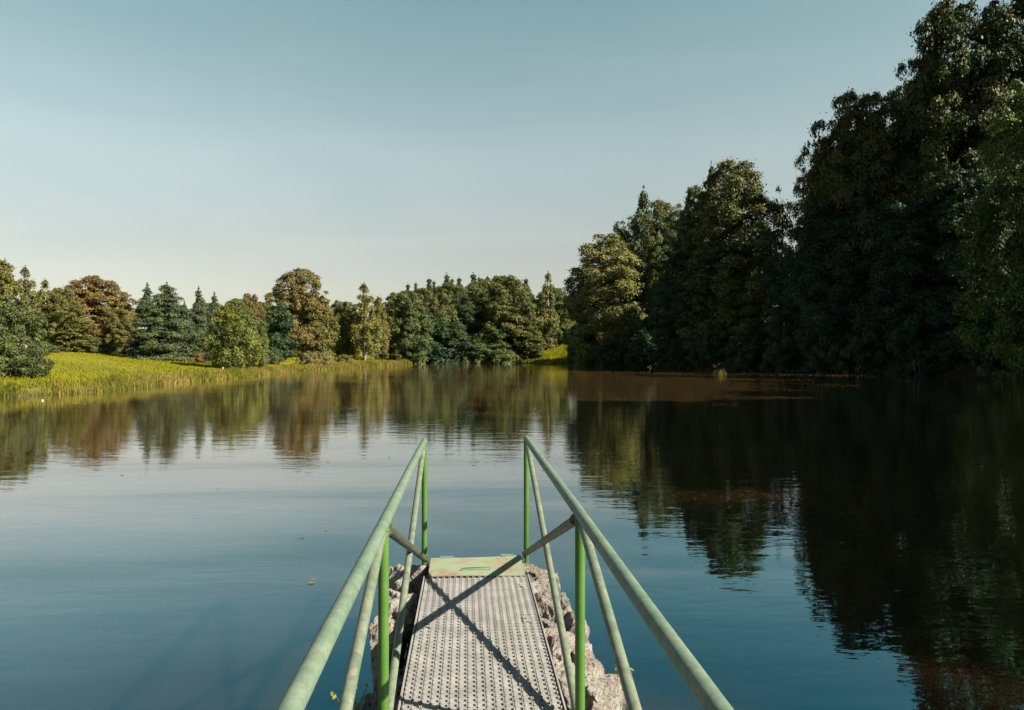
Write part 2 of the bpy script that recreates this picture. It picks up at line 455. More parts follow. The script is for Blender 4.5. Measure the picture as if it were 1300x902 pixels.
def make_crown(name, kind, H, W, base, n_lump, n_leaf, leaf, seed, mat, lump_r=.2, flat=.62, wob_amp=.22, strays=.05):
    rng = np.random.default_rng(seed)
    Rm = W / 2; CH = H - base
    # lumps on an uneven envelope
    t = rng.beta(1.15, 1.15, n_lump * 3) if kind != 'tall' else rng.uniform(0, 1, n_lump * 3); keep = rng.uniform(size=len(t)) < (profile(kind, t) * .85 + .15)
    t = t[keep][:n_lump]; n_l = len(t)
    ph = rng.uniform(0, 2 * np.pi, n_l)
    ks = rng.uniform(0, 6.28, 6)
    env = 1 + wob_amp * (np.sin(2 * ph + ks[0] + 3 * t) + .7 * np.sin(3 * ph + ks[1] - 7 * t) + .6 * np.sin(5 * ph + ks[2] + 11 * t)) / 1.6
    rr = profile(kind, t) * Rm * env
    rad = np.where(rng.uniform(size=n_l) < .74, rng.uniform(.70, 1.08, n_l), rng.uniform(.1, .72, n_l))
    lr = lump_r * Rm * rng.uniform(.55, 1.35, n_l) * (.55 + .45 * profile(kind, t))
    r = np.maximum(rr * rad - lr * .45, 0)
    cen = np.stack([r * np.cos(ph), r * np.sin(ph), base + t * CH * (1 - .4 * lump_r * Rm / CH)], 1)
    if kind in ('layer', 'spruce'):
        cen[:, 2] -= .10 * r
    cen[:, 2] = np.maximum(cen[:, 2], base + lr * .3)
    if kind in ('layer', 'spruce'):          # the leader at the very top
        tt = np.linspace(.66, 1.0, 24); n_x = len(tt)
        t = np.concatenate([t, tt]); n_l += n_x
        lx = np.maximum(profile('spruce', tt) * Rm * .62, .035 * Rm)
        cen = np.concatenate([cen, np.stack([np.zeros(n_x), np.zeros(n_x), base + tt * CH], 1)]); lr = np.concatenate([lr, lx])
    lt = rng.beta(1.2, 2.2, n_l); lrs = rng.uniform(size=n_l)
    w = lr ** 2; w /= w.sum()
    which = rng.choice(n_l, n_leaf, p=w)
    dirv = unit(rng.normal(size=(n_leaf, 3)) + np.array([0, 0, .45]))
    outw = cen[which] - np.array([0, 0, base + CH * .4]); outw = unit(outw)
    dirv = unit(dirv + outw * .55)
    rad2 = rng.uniform(.35, 1.0, n_leaf) ** .5
    big = rng.uniform(size=n_leaf) < strays
    rad2 = np.where(big, rad2 * rng.uniform(1.1, 1.65, n_leaf), rad2)
    # ragged lump surface
    q = np.sin(dirv[:, 0] * 7 + which) + np.sin(dirv[:, 1] * 9 + which * 2) + np.sin(dirv[:, 2] * 8)
    rad2 = rad2 * (1 + .12 * q)
    off = dirv * (lr[which] * rad2)[:, None]
    off[:, 2] *= flat
    if kind in ('layer', 'spruce'):
        off[:, 0] *= 1.35; off[:, 1] *= 1.35
        off[:, 2] -= .18 * np.hypot(off[:, 0], off[:, 1])
    if kind == 'birch':
        off[:, 2] = np.where(off[:, 2] < 0, off[:, 2] * 1.9, off[:, 2])
    p = cen[which] + off
    nrm = unit(dirv * .9 + rng.normal(size=(n_leaf, 3)) * .55 + np.array([0, 0, .35]))
    size = leaf * rng.uniform(.6, 1.35, n_leaf)
    tint = np.clip(lt[which] * .55 + rng.uniform(0, .5, n_leaf), 0, 1)
    rust = np.clip((lrs[which] - .35) * 1.3 + rng.uniform(-.25, .35, n_leaf) + .35 * (p[:, 2] - base) / CH * 1.0, 0, 1)
    co, fc, ti, ru = leaf_cloud(p, nrm, size, tint, rust, rng)
    me = np_mesh(name, co, fc, 3, [mat], False, {'tint': ti, 'rust': ru})
    return me, cen, lr

def make_trunk(name, kind, H, base, cen, lr, seed, mat, multi=1):
    rng = np.random.default_rng(seed + 500)
    mb = MB()
    r0 = H * .016 + .05
    if kind in ('layer', 'spruce', 'birch', 'column'):
        top = H * .93
    else: top = H * .72
    stems = []
    for m in range(multi):
        a = rng.uniform(0, 6.28) if multi == 1 else m * 6.28 / multi + rng.uniform(-.4, .4)
        lean = 0.02 if multi == 1 else .16
        pts = []; rs = []
        for k in range(9):
            f = k / 8
            z = -0.5 + (top + .5) * f
            sw = H * .012
            pts.append((math.cos(a) * lean * H * f + sw * math.sin(3 * f + a), math.sin(a) * lean * H * f + sw * math.cos(4 * f + a), z))
            rs.append(r0 / (multi ** .5) * ((1 - f) ** .8 * .92 + .08) * (1.35 if k == 0 else 1))
        mb.tube(pts, rs, 8, False)
        stems.append(pts)
    order = np.argsort(-lr)[:min(len(lr), 42)]
    for i in order:
        c = cen[i]; st = stems[rng.integers(len(stems))]
        z0 = max(base * .8, c[2] - np.hypot(c[0], c[1]) * (.8 if kind != 'layer' else .15)); z0 = min(z0, top * .92)
        f = (z0 + .5) / (top + .5); k = min(int(f * 8), 7); ff = f * 8 - k
        s = [st[k][j] * (1 - ff) + st[k + 1][j] * ff for j in range(3)]
        rb = r0 * (1 - f) ** .8 * .42 + .015 * H / 20
        mid = [(s[j] + c[j]) / 2 for j in range(3)]; mid[2] -= .02 * H * rng.uniform(-.5, 1)
        mb.tube([s, mid, tuple(c)], [rb, rb * .6, rb * .2], 5, False)
    return mb.mesh(name, mat)

PROTO = {}
def proto(key, kind, H, W, base, n_lump, n_leaf, leaf, seed, mat='leaf', bark='bark', multi=1, **kw):
    me, cen, lr = make_crown('crown', kind, H, W, base, n_lump, n_leaf, leaf, seed, M[mat], **kw)
    co = np.empty(len(me.vertices) * 3, np.float32); me.vertices.foreach_get('co', co); co = co.reshape(-1, 3)
    top = np.percentile(co[:, 2], 99.93); wid = 2 * np.percentile(np.hypot(co[:, 0], co[:, 1]), 99.0)
    tm = make_trunk('trunk', kind, top, base, cen, lr, seed, M[bark], multi)
    PROTO[key] = (me, tm, top, wid)

proto('dome1', 'dome', 24, 17, 1.2, 330, 80000, .21, 21, lump_r=.19)
proto('dome2', 'dome', 24, 17, 1.0, 300, 80000, .21, 22, lump_r=.20, wob_amp=.26)
proto('tall1', 'tall', 36, 16, 1.5, 380, 120000, .205, 31, lump_r=.22, wob_amp=.26, strays=.07)
proto('tall2', 'tall', 36, 16, 1.5, 340, 120000, .205, 32, lump_r=.24, wob_amp=.30, strays=.07)
proto('tall3', 'tall', 36, 16, 1.5, 300, 110000, .205, 33, lump_r=.25, wob_amp=.32, strays=.09)
proto('column1', 'column', 22, 9, 1.2, 90, 26000, .25, 41, lump_r=.36, flat=.9)
proto('column2', 'column', 22, 9, 1.2, 70, 22000, .25, 42, lump_r=.42, flat=.9, wob_amp=.3)
proto('birch1', 'birch', 22, 9, 2.5, 75, 17000, .23, 51, bark='bark_pale', lump_r=.30, flat=1.0, wob_amp=.34, strays=.12)
proto('bare1', 'birch', 22, 9, 2.5, 70, 4200, .22, 53, bark='bark', lump_r=.24, flat=1.0, wob_amp=.4, strays=.2)
proto('layer1', 'layer', 18, 15, .4, 380, 62000, .165, 61, mat='needle', lump_r=.15, flat=.55, wob_amp=.14)
proto('layer2', 'layer', 18, 11, .4, 260, 46000, .165, 62, mat='needle', lump_r=.19, flat=.55, wob_amp=.16)
proto('spruce1', 'spruce', 22, 8, .8, 260, 26000, .22, 71, mat='needle', lump_r=.22, flat=.5, wob_amp=.10)
proto('young1', 'dome', 10, 9, .5, 120, 30000, .15, 81, mat='leaf_bright', lump_r=.22, flat=.85, multi=3, strays=.1)
proto('bush1', 'bush', 6, 7, .15, 90, 26000, .115, 91, lump_r=.22, strays=.08)
proto('bush3', 'bush', 6.5, 7.5, .1, 260, 60000, .085, 94, lump_r=.155, flat=.8, wob_amp=.12, strays=.1)
proto('bush2', 'bush', 3, 4.5, .05, 50, 9000, .10, 92, lump_r=.26, multi=2, strays=.12)
proto('near1', 'tall', 28, 13, 1.0, 330, 110000, .15, 95, lump_r=.22, wob_amp=.3, strays=.1)

used_proto = set()
CAT = {'dome': ('broadleaf_tree', 'tree'), 'tall': ('tall_broadleaf_tree', 'tree'), 'column': ('columnar_tree', 'tree'), 'birch': ('birch_tree', 'tree'),
       'bare': ('sparse_tree', 'tree'), 'layer': ('conifer_tree', 'conifer'), 'spruce': ('spruce_tree', 'spruce'), 'young': ('young_tree', 'tree'), 'bush': ('shrub', 'shrub'), 'near': ('broadleaf_tree', 'tree')}

def plant(key, X, Y, H, W, color, rust, label, group, rz=None, sink=.15, name=None):
    me, tm, h0, w0 = PROTO[key]
    base = key.rstrip('0123456789')
    nm, cat = CAT[base]
    if name: nm = name
    z = th(X, Y) - sink
    root = empty(nm, (X, Y, z), RNG.uniform(0, 6.28) if rz is None else rz)
    root.scale = (W / w0, W / w0, H / h0)
    tag(root, label, cat, group)
    tr = link(bpy.data.objects.new('trunk', tm), root)
    cr = link(bpy.data.objects.new('crown', me), root)
    cr.color = (color[0], color[1], color[2], rust)
    return root

def tree(key, cx, top, wpx, Y, color, rust, label, group, green=0, **kw):
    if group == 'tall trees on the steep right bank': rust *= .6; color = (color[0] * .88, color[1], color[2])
    """the tree whose crown spans wpx pixels round column cx of the photograph and ends at row top, standing Y metres away"""
    X = (cx - 650) / F * Y
    g = th(X, Y) - .15
    H = EYE + (451 - top) / F * Y - g
    return plant(key, X, Y, H, wpx / F * Y, color, rust, label, group, **kw)

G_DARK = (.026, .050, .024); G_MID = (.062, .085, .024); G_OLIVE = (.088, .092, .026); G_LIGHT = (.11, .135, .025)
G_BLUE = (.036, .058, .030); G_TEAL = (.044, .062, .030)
GL = 'trees behind the meadow on the left shore'; GC = 'trees along the far end of the pond'
GR = 'tall trees on the steep right bank'; GS = 'spruces on the wooded ridge'; GB = 'shrubs along the shore'
# left shore
tree('tall1', -18, 328, 95, 108, G_OLIVE, .9, 'rust tinged tall tree cut by the left edge, behind the meadow', GL)
tree('birch1', 8, 332, 52, 104, (.10, .11, .03), .7, 'thin yellowish birch poking up just inside the left edge', GL)
tree('birch1', 33, 340, 46, 98, (.088, .095, .03), .45, 'feathery pale green birch, second crown from the left edge', GL)
tree('birch1', 56, 356, 44, 106, (.095, .11, .03), .3, 'pale feathery tree between the birch and the rusty brown dome', GL)
tree('dome2', 78, 366, 62, 100, G_OLIVE, .55, 'olive green rounded tree directly left of the rusty brown dome', GL)
tree('dome1', 121, 351, 96, 112, (.105, .075, .028), 1.0, 'big rusty brown domed tree behind the meadow', GL)
tree('dome2', 152, 392, 50, 104, G_OLIVE, .8, 'low brownish crown at the right foot of the rusty dome', GL)
tree('column1', 97, 400, 50, 99, G_OLIVE, .3, 'small green tree at the meadow edge in front of the rusty dome', GL)
tree('layer1', 212, 362, 90, 92, G_TEAL, .12, 'broad dark layered conifer at the top of the meadow', GL)
tree('layer2', 187, 362, 52, 97, G_TEAL, .05, 'narrow bluish conifer top behind the left side of the layered conifer', GL)
tree('layer2', 252, 366, 40, 112, G_TEAL, .05, 'pointed dark conifer right of the broad layered conifer', GL)
tree('layer2', 272, 373, 36, 118, G_DARK, .25, 'second pointed conifer standing behind the light green tree', GL)
tree('layer2', 234, 384, 30, 120, G_DARK, .2, 'short dark conifer behind the notch beside the layered conifer', GL)
tree('dome1', 300, 380, 60, 130, G_MID, .4, 'rounded mid green tree hidden mostly behind the light green tree', GL)
tree('dome2', 317, 373, 46, 138, (.09, .07, .028), .9, 'tree with brown domed top between the pointed conifers and the big olive tree', GL)
tree('young1', 294, 388, 76, 82, (.098, .112, .024), .2, 'light green many stemmed young tree on the meadow near the water', GL)
tree('young1', 325, 402, 36, 90, (.085, .100, .024), .3, 'smaller light green tree close behind the many stemmed one', GL)
tree('dome1', 379, 342, 88, 150, (.085, .075, .026), .75, 'biggest olive brown domed tree on the left side, above its neighbours', GL)
tree('column1', 357, 384, 44, 122, G_DARK, .1, 'dark green rounded tree in front of the big olive domed tree', GL)
tree('column2', 341, 400, 30, 126, G_BLUE, .0, 'dark narrow tree between the light green tree and the rounded dark one', GL)
tree('column2', 408, 376, 42, 152, G_OLIVE, .75, 'brownish tree at the right shoulder of the big olive dome', GL)
tree('dome2', 432, 382, 44, 168, G_MID, .4, 'mid green low crown left of the yellowish tree', GL)
tree('birch1', 463, 361, 50, 165, (.12, .115, .028), .5, 'yellowish ragged column shaped tree with the highest tip left of the dark wood', GL)
tree('column2', 447, 392, 34, 172, G_OLIVE, .7, 'ochre crown at the left foot of the yellowish column tree', GL)
tree('column1', 480, 378, 36, 185, (.10, .095, .028), .6, 'ochre tree filling the gap right of the yellowish column tree', GL)
tree('bush3', 4, 382, 122, 46, (.050, .068, .022), .2, 'large dark green bushy tree on the near left bank, cut by the left edge', GL, name='bushy_tree')
for (cx, top, w, Y, c, r, lb) in [
    (392, 446, 30, 118, (.13, .115, .05), .7, 'tan shrub, the left one of the pair below the big olive dome'),
    (412, 447, 26, 122, (.13, .12, .045), .5, 'tan and green shrub, the right one of the pair below the big olive dome'),
    (256, 448, 24, 90, (.11, .08, .04), .9, 'small reddish shrub between the layered conifer and the light green tree'),
    (437, 450, 28, 140, (.10, .11, .03), .3, 'low green shrub below the ochre trees at the water'),
    (330, 440, 30, 96, (.06, .08, .025), .1, 'dark shrub at the right foot of the light green tree'),
    (345, 441, 30, 110, (.05, .07, .025), .1, 'dark shrub under the narrow dark tree'),
    (168, 437, 34, 98, (.06, .065, .03), .5, 'brownish shrub at the left foot of the layered conifer'),
    (60, 436, 36, 92, (.05, .065, .025), .3, 'dark shrub at the meadow edge under the feathery birches'),
    (130, 432, 44, 100, (.055, .065, .025), .5, 'wide shrub at the foot of the rusty brown dome')]:
    tree('bush2', cx, top, w, Y, c, r, lb, GB)
# far end of the pond
tree('dome1', 518, 370, 76, 192, (.055, .075, .026), .35, 'leftmost rounded dark green tree at the far shore', GC)
tree('dome2', 556, 372, 62, 206, (.060, .080, .024), .5, 'second rounded tree of the far shore with brownish top', GC)
tree('tall2', 590, 374, 60, 214, G_DARK, .15, 'dark tree at the back of the pond in the middle of the far shore', GC)
tree('column1', 548, 398, 56, 200, G_DARK, .0, 'low dark tree leaning over the back corner of the pond', GC)
tree('column2', 578, 408, 50, 203, G_BLUE, .0, 'low blackish tree in the back corner of the pond', GC)
tree('dome2', 640, 350, 104, 216, (.065, .082, .024), .45, 'widest domed green tree of the far shore, sunlit on its right side', GC)
tree('dome1', 604, 362, 64, 226, (.055, .078, .024), .3, 'domed tree tucked behind the left side of the widest far dome', GC)
tree('column1', 668, 408, 56, 212, (.065, .085, .024), .2, 'low sunlit tree left of the bright grassy glade', GC)
tree('column2', 622, 414, 60, 206, (.055, .080, .026), .1, 'low bushy tree over the water under the widest dome', GC)
tree('birch1', 695, 347, 40, 232, (.085, .095, .030), .5, 'paler slender tree above the bright grassy glade', GC)
tree('column1', 712, 372, 38, 236, G_MID, .2, 'green tree half hidden at the left flank of the sunlit tree', GC)
tree('column2', 690, 398, 44, 244, G_DARK, .1, 'dark low tree at the top of the bright grassy glade', GC)
for (cx, top, Y, w, lb) in [
    (518, 364, 300, 11, 'tiny leftmost spruce tip on the ridge'), (528, 362, 300, 9, 'short spruce, second from the left on the ridge'),
    (545, 357, 296, 14, 'pointed spruce above the second rounded far tree'), (551, 360, 302, 9, 'lower spruce in the gap of the left ridge group'),
    (567, 352, 298, 15, 'tallest pointed spruce of the left ridge group'), (574, 357, 304, 10, 'spruce just right of the tallest ridge spruce'),
    (583, 356, 306, 13, 'middle spruce of the ridge group with a blunt tip'),
    (601, 351, 306, 17, 'high wide spruce on the ridge left of the widest far dome'), (608, 355, 300, 10, 'small spruce leaning on the high wide ridge spruce'),
    (619, 354, 310, 12, 'spruce touching the left edge of the widest far dome'), (626, 359, 310, 16, 'spruce peeping over the left half of the widest far dome'),
    (668, 357, 305, 13, 'spruce peeping over the right half of the widest far dome')]:
    tree('spruce1', cx, top - 2, w * 2.5, Y, G_TEAL, .12, lb, GS)
for (cx, top, Y, w, lb) in [(505, 372, 262, 60, 'distant olive crown at the left end of the ridge'), (535, 366, 275, 60, 'distant dark crown below the leftmost ridge spruces'),
                        (572, 359, 280, 70, 'distant crown below the tallest ridge spruce'), (612, 355, 280, 70, 'distant crown below the high spruces left of the widest dome'),
                        (655, 360, 285, 60, 'distant crown hidden behind the widest dome'), (700, 364, 285, 60, 'distant crown behind the paler slender tree'),
                        (440, 384, 250, 60, 'distant crown behind the ochre trees'), (395, 386, 240, 70, 'distant crown behind the big olive dome'), (330, 384, 230, 70, 'distant crown behind the brown domed top'),
                        (215, 386, 190, 70, 'distant crown behind the layered conifer'), (270, 385, 200, 60, 'distant crown behind the pointed conifers'), (150, 384, 180, 70, 'distant crown behind the rusty brown dome'),
                        (60, 372, 170, 80, 'distant crown behind the feathery birches')]:
    tree('dome2' if cx % 2 else 'dome1', cx, top, w, Y, G_MID, .4, lb, 'distant trees closing the view')
for (cx, top, w, Y, c, lb) in [
    (540, 436, 40, 204, G_DARK, 'dark shrub hanging over the far water beside the reed spit'),
    (575, 440, 44, 206, G_DARK, 'dark shrub in the far corner of the pond'),
    (606, 441, 44, 204, (.075, .09, .03), 'sunlit shrub at the far waterline left of the widest dome'),
    (640, 442, 44, 201, (.07, .085, .03), 'sunlit shrub at the waterline below the widest dome')]:
    tree('bush2', cx, top, w, Y, c, .2, lb, GB)

# right shore
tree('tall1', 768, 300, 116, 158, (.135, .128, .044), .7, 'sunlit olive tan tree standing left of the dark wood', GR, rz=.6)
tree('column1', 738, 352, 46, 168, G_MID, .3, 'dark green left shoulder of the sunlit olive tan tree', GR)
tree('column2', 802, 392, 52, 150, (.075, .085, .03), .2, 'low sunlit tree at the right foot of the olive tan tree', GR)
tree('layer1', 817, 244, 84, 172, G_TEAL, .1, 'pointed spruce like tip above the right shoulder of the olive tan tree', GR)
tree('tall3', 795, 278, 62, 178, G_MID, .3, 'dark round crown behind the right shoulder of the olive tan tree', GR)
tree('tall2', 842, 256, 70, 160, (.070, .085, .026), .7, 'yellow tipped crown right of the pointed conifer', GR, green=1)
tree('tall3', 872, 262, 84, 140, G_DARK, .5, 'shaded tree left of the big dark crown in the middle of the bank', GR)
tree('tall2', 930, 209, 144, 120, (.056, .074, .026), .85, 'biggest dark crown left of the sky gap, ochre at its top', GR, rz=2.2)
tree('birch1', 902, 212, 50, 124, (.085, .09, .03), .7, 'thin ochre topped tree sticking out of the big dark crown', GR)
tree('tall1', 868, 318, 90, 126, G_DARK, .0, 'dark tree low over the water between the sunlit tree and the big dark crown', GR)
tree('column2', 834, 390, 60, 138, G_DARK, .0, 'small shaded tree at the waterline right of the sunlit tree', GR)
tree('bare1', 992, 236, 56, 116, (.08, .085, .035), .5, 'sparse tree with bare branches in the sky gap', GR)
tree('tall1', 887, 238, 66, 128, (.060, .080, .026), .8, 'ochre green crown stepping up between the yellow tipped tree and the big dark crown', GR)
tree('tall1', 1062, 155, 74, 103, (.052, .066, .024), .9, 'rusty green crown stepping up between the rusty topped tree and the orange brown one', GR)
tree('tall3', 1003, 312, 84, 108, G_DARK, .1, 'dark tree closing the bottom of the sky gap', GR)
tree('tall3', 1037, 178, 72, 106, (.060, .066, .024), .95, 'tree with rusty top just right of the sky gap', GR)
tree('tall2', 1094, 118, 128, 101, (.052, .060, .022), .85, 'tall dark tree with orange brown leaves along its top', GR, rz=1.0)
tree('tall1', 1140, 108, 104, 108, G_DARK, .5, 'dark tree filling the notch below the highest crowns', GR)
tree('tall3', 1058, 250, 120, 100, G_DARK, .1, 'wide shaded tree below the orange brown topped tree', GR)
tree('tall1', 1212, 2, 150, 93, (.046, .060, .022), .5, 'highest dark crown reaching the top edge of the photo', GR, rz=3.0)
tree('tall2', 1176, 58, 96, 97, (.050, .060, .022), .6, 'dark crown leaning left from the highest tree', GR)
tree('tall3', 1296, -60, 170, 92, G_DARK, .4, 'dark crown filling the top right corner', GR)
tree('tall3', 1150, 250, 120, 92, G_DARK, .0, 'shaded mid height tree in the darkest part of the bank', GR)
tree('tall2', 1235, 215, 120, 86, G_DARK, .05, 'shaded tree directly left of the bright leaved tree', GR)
tree('near1', 1312, 106, 168, 68, (.066, .094, .022), .5, 'bright leaved nearer tree cut by the right edge', GR, rz=.3)
for (cx, top, w, Y, k, lb) in [
    (742, 418, 46, 160, 'bush1', 'shrub at the left foot of the olive tan tree'),
    (775, 430, 56, 150, 'bush1', 'shrub at the waterline in front of the olive tan tree'),
    (815, 432, 50, 140, 'bush1', 'shaded shrub right of the olive tan tree at the water'),
    (858, 426, 62, 128, 'bush1', 'dark shrub hanging into the water right of the small shaded tree'),
    (900, 418, 66, 118, 'bush1', 'dark shrub below the left half of the big dark crown'),
    (948, 420, 70, 111, 'bush1', 'dark shrub below the right half of the big dark crown'),
    (995, 414, 70, 105, 'bush1', 'dark shrub under the sky gap'),
    (1045, 408, 76, 99, 'bush1', 'dark shrub below the rusty topped tree'),
    (1100, 404, 80, 94, 'bush1', 'dark shrub below the tree with orange brown top'),
    (1150, 410, 70, 90, 'bush1', 'dark shrub left of the fallen branches'),
    (1205, 400, 80, 88, 'bush1', 'dark shrub behind the fallen branches'),
    (1262, 396, 84, 84, 'bush1', 'dark shrub at the waterline below the bright leaved tree'),
    (1325, 392, 90, 78, 'bush1', 'dark shrub at the right edge of the photo')]:
    tree(k, cx, top, w, Y, G_DARK, .05, lb, GB, name='bush')
# second row up the slope behind them
for (cx, top, w, Y, lb) in [(860, 300, 90, 185, 'crown up the slope behind the yellow tipped tree'), (915, 275, 90, 160, 'crown up the slope behind the big dark crown'),
                        (958, 300, 70, 150, 'crown up the slope seen through the left side of the sky gap'), (1036, 290, 60, 140, 'crown up the slope seen through the right side of the sky gap'),
                        (1080, 190, 110, 135, 'crown up the slope behind the tree with orange brown top'), (1150, 150, 110, 130, 'crown up the slope behind the notch'),
                        (1230, 90, 130, 125, 'crown up the slope behind the highest tree'), (1310, 30, 130, 120, 'crown up the slope in the top right corner')]:
    tree('tall3' if cx % 20 else 'tall1', cx, top, w, Y, G_DARK, .2, lb, GR)
# the same wood goes on along the right bank beside the viewer (its shade lies on the near water)
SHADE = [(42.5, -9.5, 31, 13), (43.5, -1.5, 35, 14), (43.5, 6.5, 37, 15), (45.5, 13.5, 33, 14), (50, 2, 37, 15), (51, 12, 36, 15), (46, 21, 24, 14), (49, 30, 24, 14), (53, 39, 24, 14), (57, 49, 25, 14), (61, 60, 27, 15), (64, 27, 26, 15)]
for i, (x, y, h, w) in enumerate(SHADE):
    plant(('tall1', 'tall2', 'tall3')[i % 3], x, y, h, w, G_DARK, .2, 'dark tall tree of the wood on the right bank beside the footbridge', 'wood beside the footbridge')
# and climbs the slope behind
UP = [(76, 4, 22, 15), (78, 18, 23, 16), (76, 34, 22, 15), (80, 50, 22, 16), (78, 66, 23, 16), (80, 82, 22, 15), (94, 10, 24, 18), (96, 28, 24, 18),
      (96, 46, 24, 18), (97, 64, 24, 18), (98, 84, 24, 18), (96, 102, 24, 18), (92, 120, 24, 18), (118, 30, 26, 22), (120, 56, 26, 22), (120, 84, 26, 22),
      (74, -12, 22, 16), (92, -10, 23, 18), (116, 4, 25, 22), (112, -24, 24, 20), (88, -30, 22, 18), (150, 20, 26, 26), (152, 60, 26, 26), (150, 104, 26, 26), (146, -20, 26, 26)]
for i, (x, y, h, w) in enumerate(UP):
    plant(('tall3', 'dome1', 'tall1', 'dome2')[i % 4], x, y, h, w, (G_DARK, G_MID, G_TEAL)[i % 3], .25, 'dark green tree up the wooded slope beside the footbridge', 'wood on the slope beside the footbridge')
for i, (x, y, h, w) in enumerate([(-58, 20, 16, 14), (-66, 44, 17, 15), (-60, 2, 15, 13)]):
    plant('dome1' if i % 2 else 'dome2', x, y, h, w, G_OLIVE, .4, 'rounded green tree beyond the left bank beside the footbridge', 'trees beside the left bank')

# ------------------------------------------------------ grasses and reeds
def blades(name, P, Z, hgt, wid, tint, mat, rng, lean=.35):
    n = len(P)
    a = rng.uniform(0, 6.28, n); ln = rng.uniform(0, lean, n) * hgt; la = rng.uniform(0, 6.28, n)
    base = np.stack([P[:, 0], P[:, 1], Z], 1)
    side = np.stack([np.cos(a), np.sin(a), np.zeros(n)], 1) * (wid / 2)[:, None]
    mid = base + np.stack([np.cos(la) * ln * .3, np.sin(la) * ln * .3, hgt * .6], 1)
    tip = base + np.stack([np.cos(la) * ln, np.sin(la) * ln, hgt], 1)
    co = np.stack([base - side, base + side, mid + side * .8, mid - side * .8, tip], 1).reshape(-1, 3)
    i = np.arange(n)[:, None] * 5
    f = np.concatenate([i + np.array([[0, 1, 2]]), i + np.array([[0, 2, 3]]), i + np.array([[3, 2, 4]])], 1).ravel()
    return np_mesh(name, co, f, 3, [mat], False, {'tint': np.repeat(tint, 5)})

def patch(P, s): return .5 + .5 * wob(P[:, 0] * s, P[:, 1] * s)

def scatter_left_bank():
    rng = np.random.default_rng(5)
    n = 420000
    # more of them where the meadow comes closest to the viewer
    y = 30 + 160 * rng.uniform(size=n) ** 1.7; x = -19 - 75 * rng.uniform(size=n) ** 1.5
    P = np.stack([x, y], 1)
    h, d, wr, wf = terrain(P)
    ok = (d > .5) & (wr < .3) & (wf < .6) & (x > -.80 * y - 6)
    P, h, d = P[ok], h[ok], d[ok]
    Y = P[:, 1]
    pt = patch(P, .35)
    hg = rng.uniform(.05, .21, len(P)) * (.5 + .9 * pt * pt + .3 * patch(P, 1.9)) * (1 + .25 * (d < 4)) ; wd = .022 + .00055 * Y * rng.uniform(.7, 1.3, len(P))
    tint = np.clip(rng.beta(2, 2.4, len(P)) * .55 + .35 * patch(P, .12) + .35 * patch(P[:, ::-1], .55) - .12, 0, 1)
    me = blades('meadow_grass', P, h - .03, hg, wd, tint, M['meadow'], rng)
    tag(link(bpy.data.objects.new('meadow_grass', me)), kind='stuff', label='sunlit yellow green meadow grass sloping down to the left shore', cat='grass')
scatter_left_bank()

def scatter_reeds():
    rng = np.random.default_rng(6)
    pts = []
    n = len(POND)
    for i in range(6, 24):
        a = POND[i]; b = POND[i + 1]; L = np.hypot(*(b - a)); k = int(L * 420)
        t = rng.uniform(size=k)[:, None]; nrm = np.array([-(b - a)[1], (b - a)[0]]) / L
        pts.append(a + t * (b - a) + nrm * rng.normal(.3, .75, k)[:, None])
    P = np.concatenate(pts); h, d, wr, wf = terrain(P)
    cl = patch(P, 2.3) * .6 + patch(P, .6) * .4
    ok = (d > -.45) & (d < 1.8) & (rng.uniform(size=len(P)) < .25 + 1.1 * cl)
    P, h, d, cl = P[ok], h[ok], d[ok], cl[ok]
    hg = rng.uniform(.3, .85, len(P)) * (.35 + .95 * cl) * (.75 + .4 * smooth(90, 150, P[:, 1])); wd = .022 + .0004 * P[:, 1]
    tint = np.clip(.35 + .6 * (patch(P, 1.1) - .35) + rng.normal(0, .2, len(P)), 0, 1)
    me = blades('shore_reeds', P, np.maximum(h, -.05) - .03, hg, wd * rng.uniform(.7, 1.4, len(P)), tint, M['reed'], rng, .45)
    tag(link(bpy.data.objects.new('shore_reeds', me)), kind='stuff', label='fringe of tan and green reeds along the left waterline', cat='reeds')
    # glade
    k = 30000
    P = np.stack([rng.normal(16, 10, k), rng.uniform(196, 240, k)], 1); h, d, wr, wf = terrain(P)
    ok = (d > .3); P, h = P[ok], h[ok]
    me = blades('glade_grass', P, h, rng.uniform(.3, .9, len(P)), np.full(len(P), .13), np.clip(rng.beta(2, 2.4, len(P)), 0, 1), M['meadow'], rng)
    tag(link(bpy.data.objects.new('glade_grass', me)), kind='stuff', label='bright grass of the small glade at the head of the pond', cat='grass')
    # dam turf around the footbridge landing
    k = 26000
    P = np.stack([rng.uniform(-16, 16, k), -2.6 - 7 * rng.uniform(size=k) ** 1.3], 1); h, d, wr, wf = terrain(P)
    ok = (d > .25) & (np.abs(P[:, 0] + P[:, 1] * .06) > .9); P, h = P[ok], h[ok]
    me = blades('dam_grass', P, h, rng.uniform(.1, .3, len(P)), np.full(len(P), .014), rng.uniform(0, .8, len(P)), M['meadow'], rng)
    tag(link(bpy.data.objects.new('dam_grass', me)), kind='stuff', label='short grass of the dam at the landing of the footbridge', cat='grass')
scatter_reeds()

def reed_tuft(X, Y, n, h, label, seed):
    rng = np.random.default_rng(seed)
    P = rng.normal(0, .22, (n, 2))
    me = blades('reed_tuft', P, np.full(n, -.1), rng.uniform(.5, 1, n) * h, np.full(n, .045), rng.uniform(.1, .6, n), M['reed'], rng, .5)
    o = link(bpy.data.objects.new('reed_tuft', me)); o.location = (X, Y, 0)
    tag(o, label, 'reed tuft')
reed_tuft(24.5, 87, 26, .95, 'small lone tuft of green reeds standing in the dark water', 3)

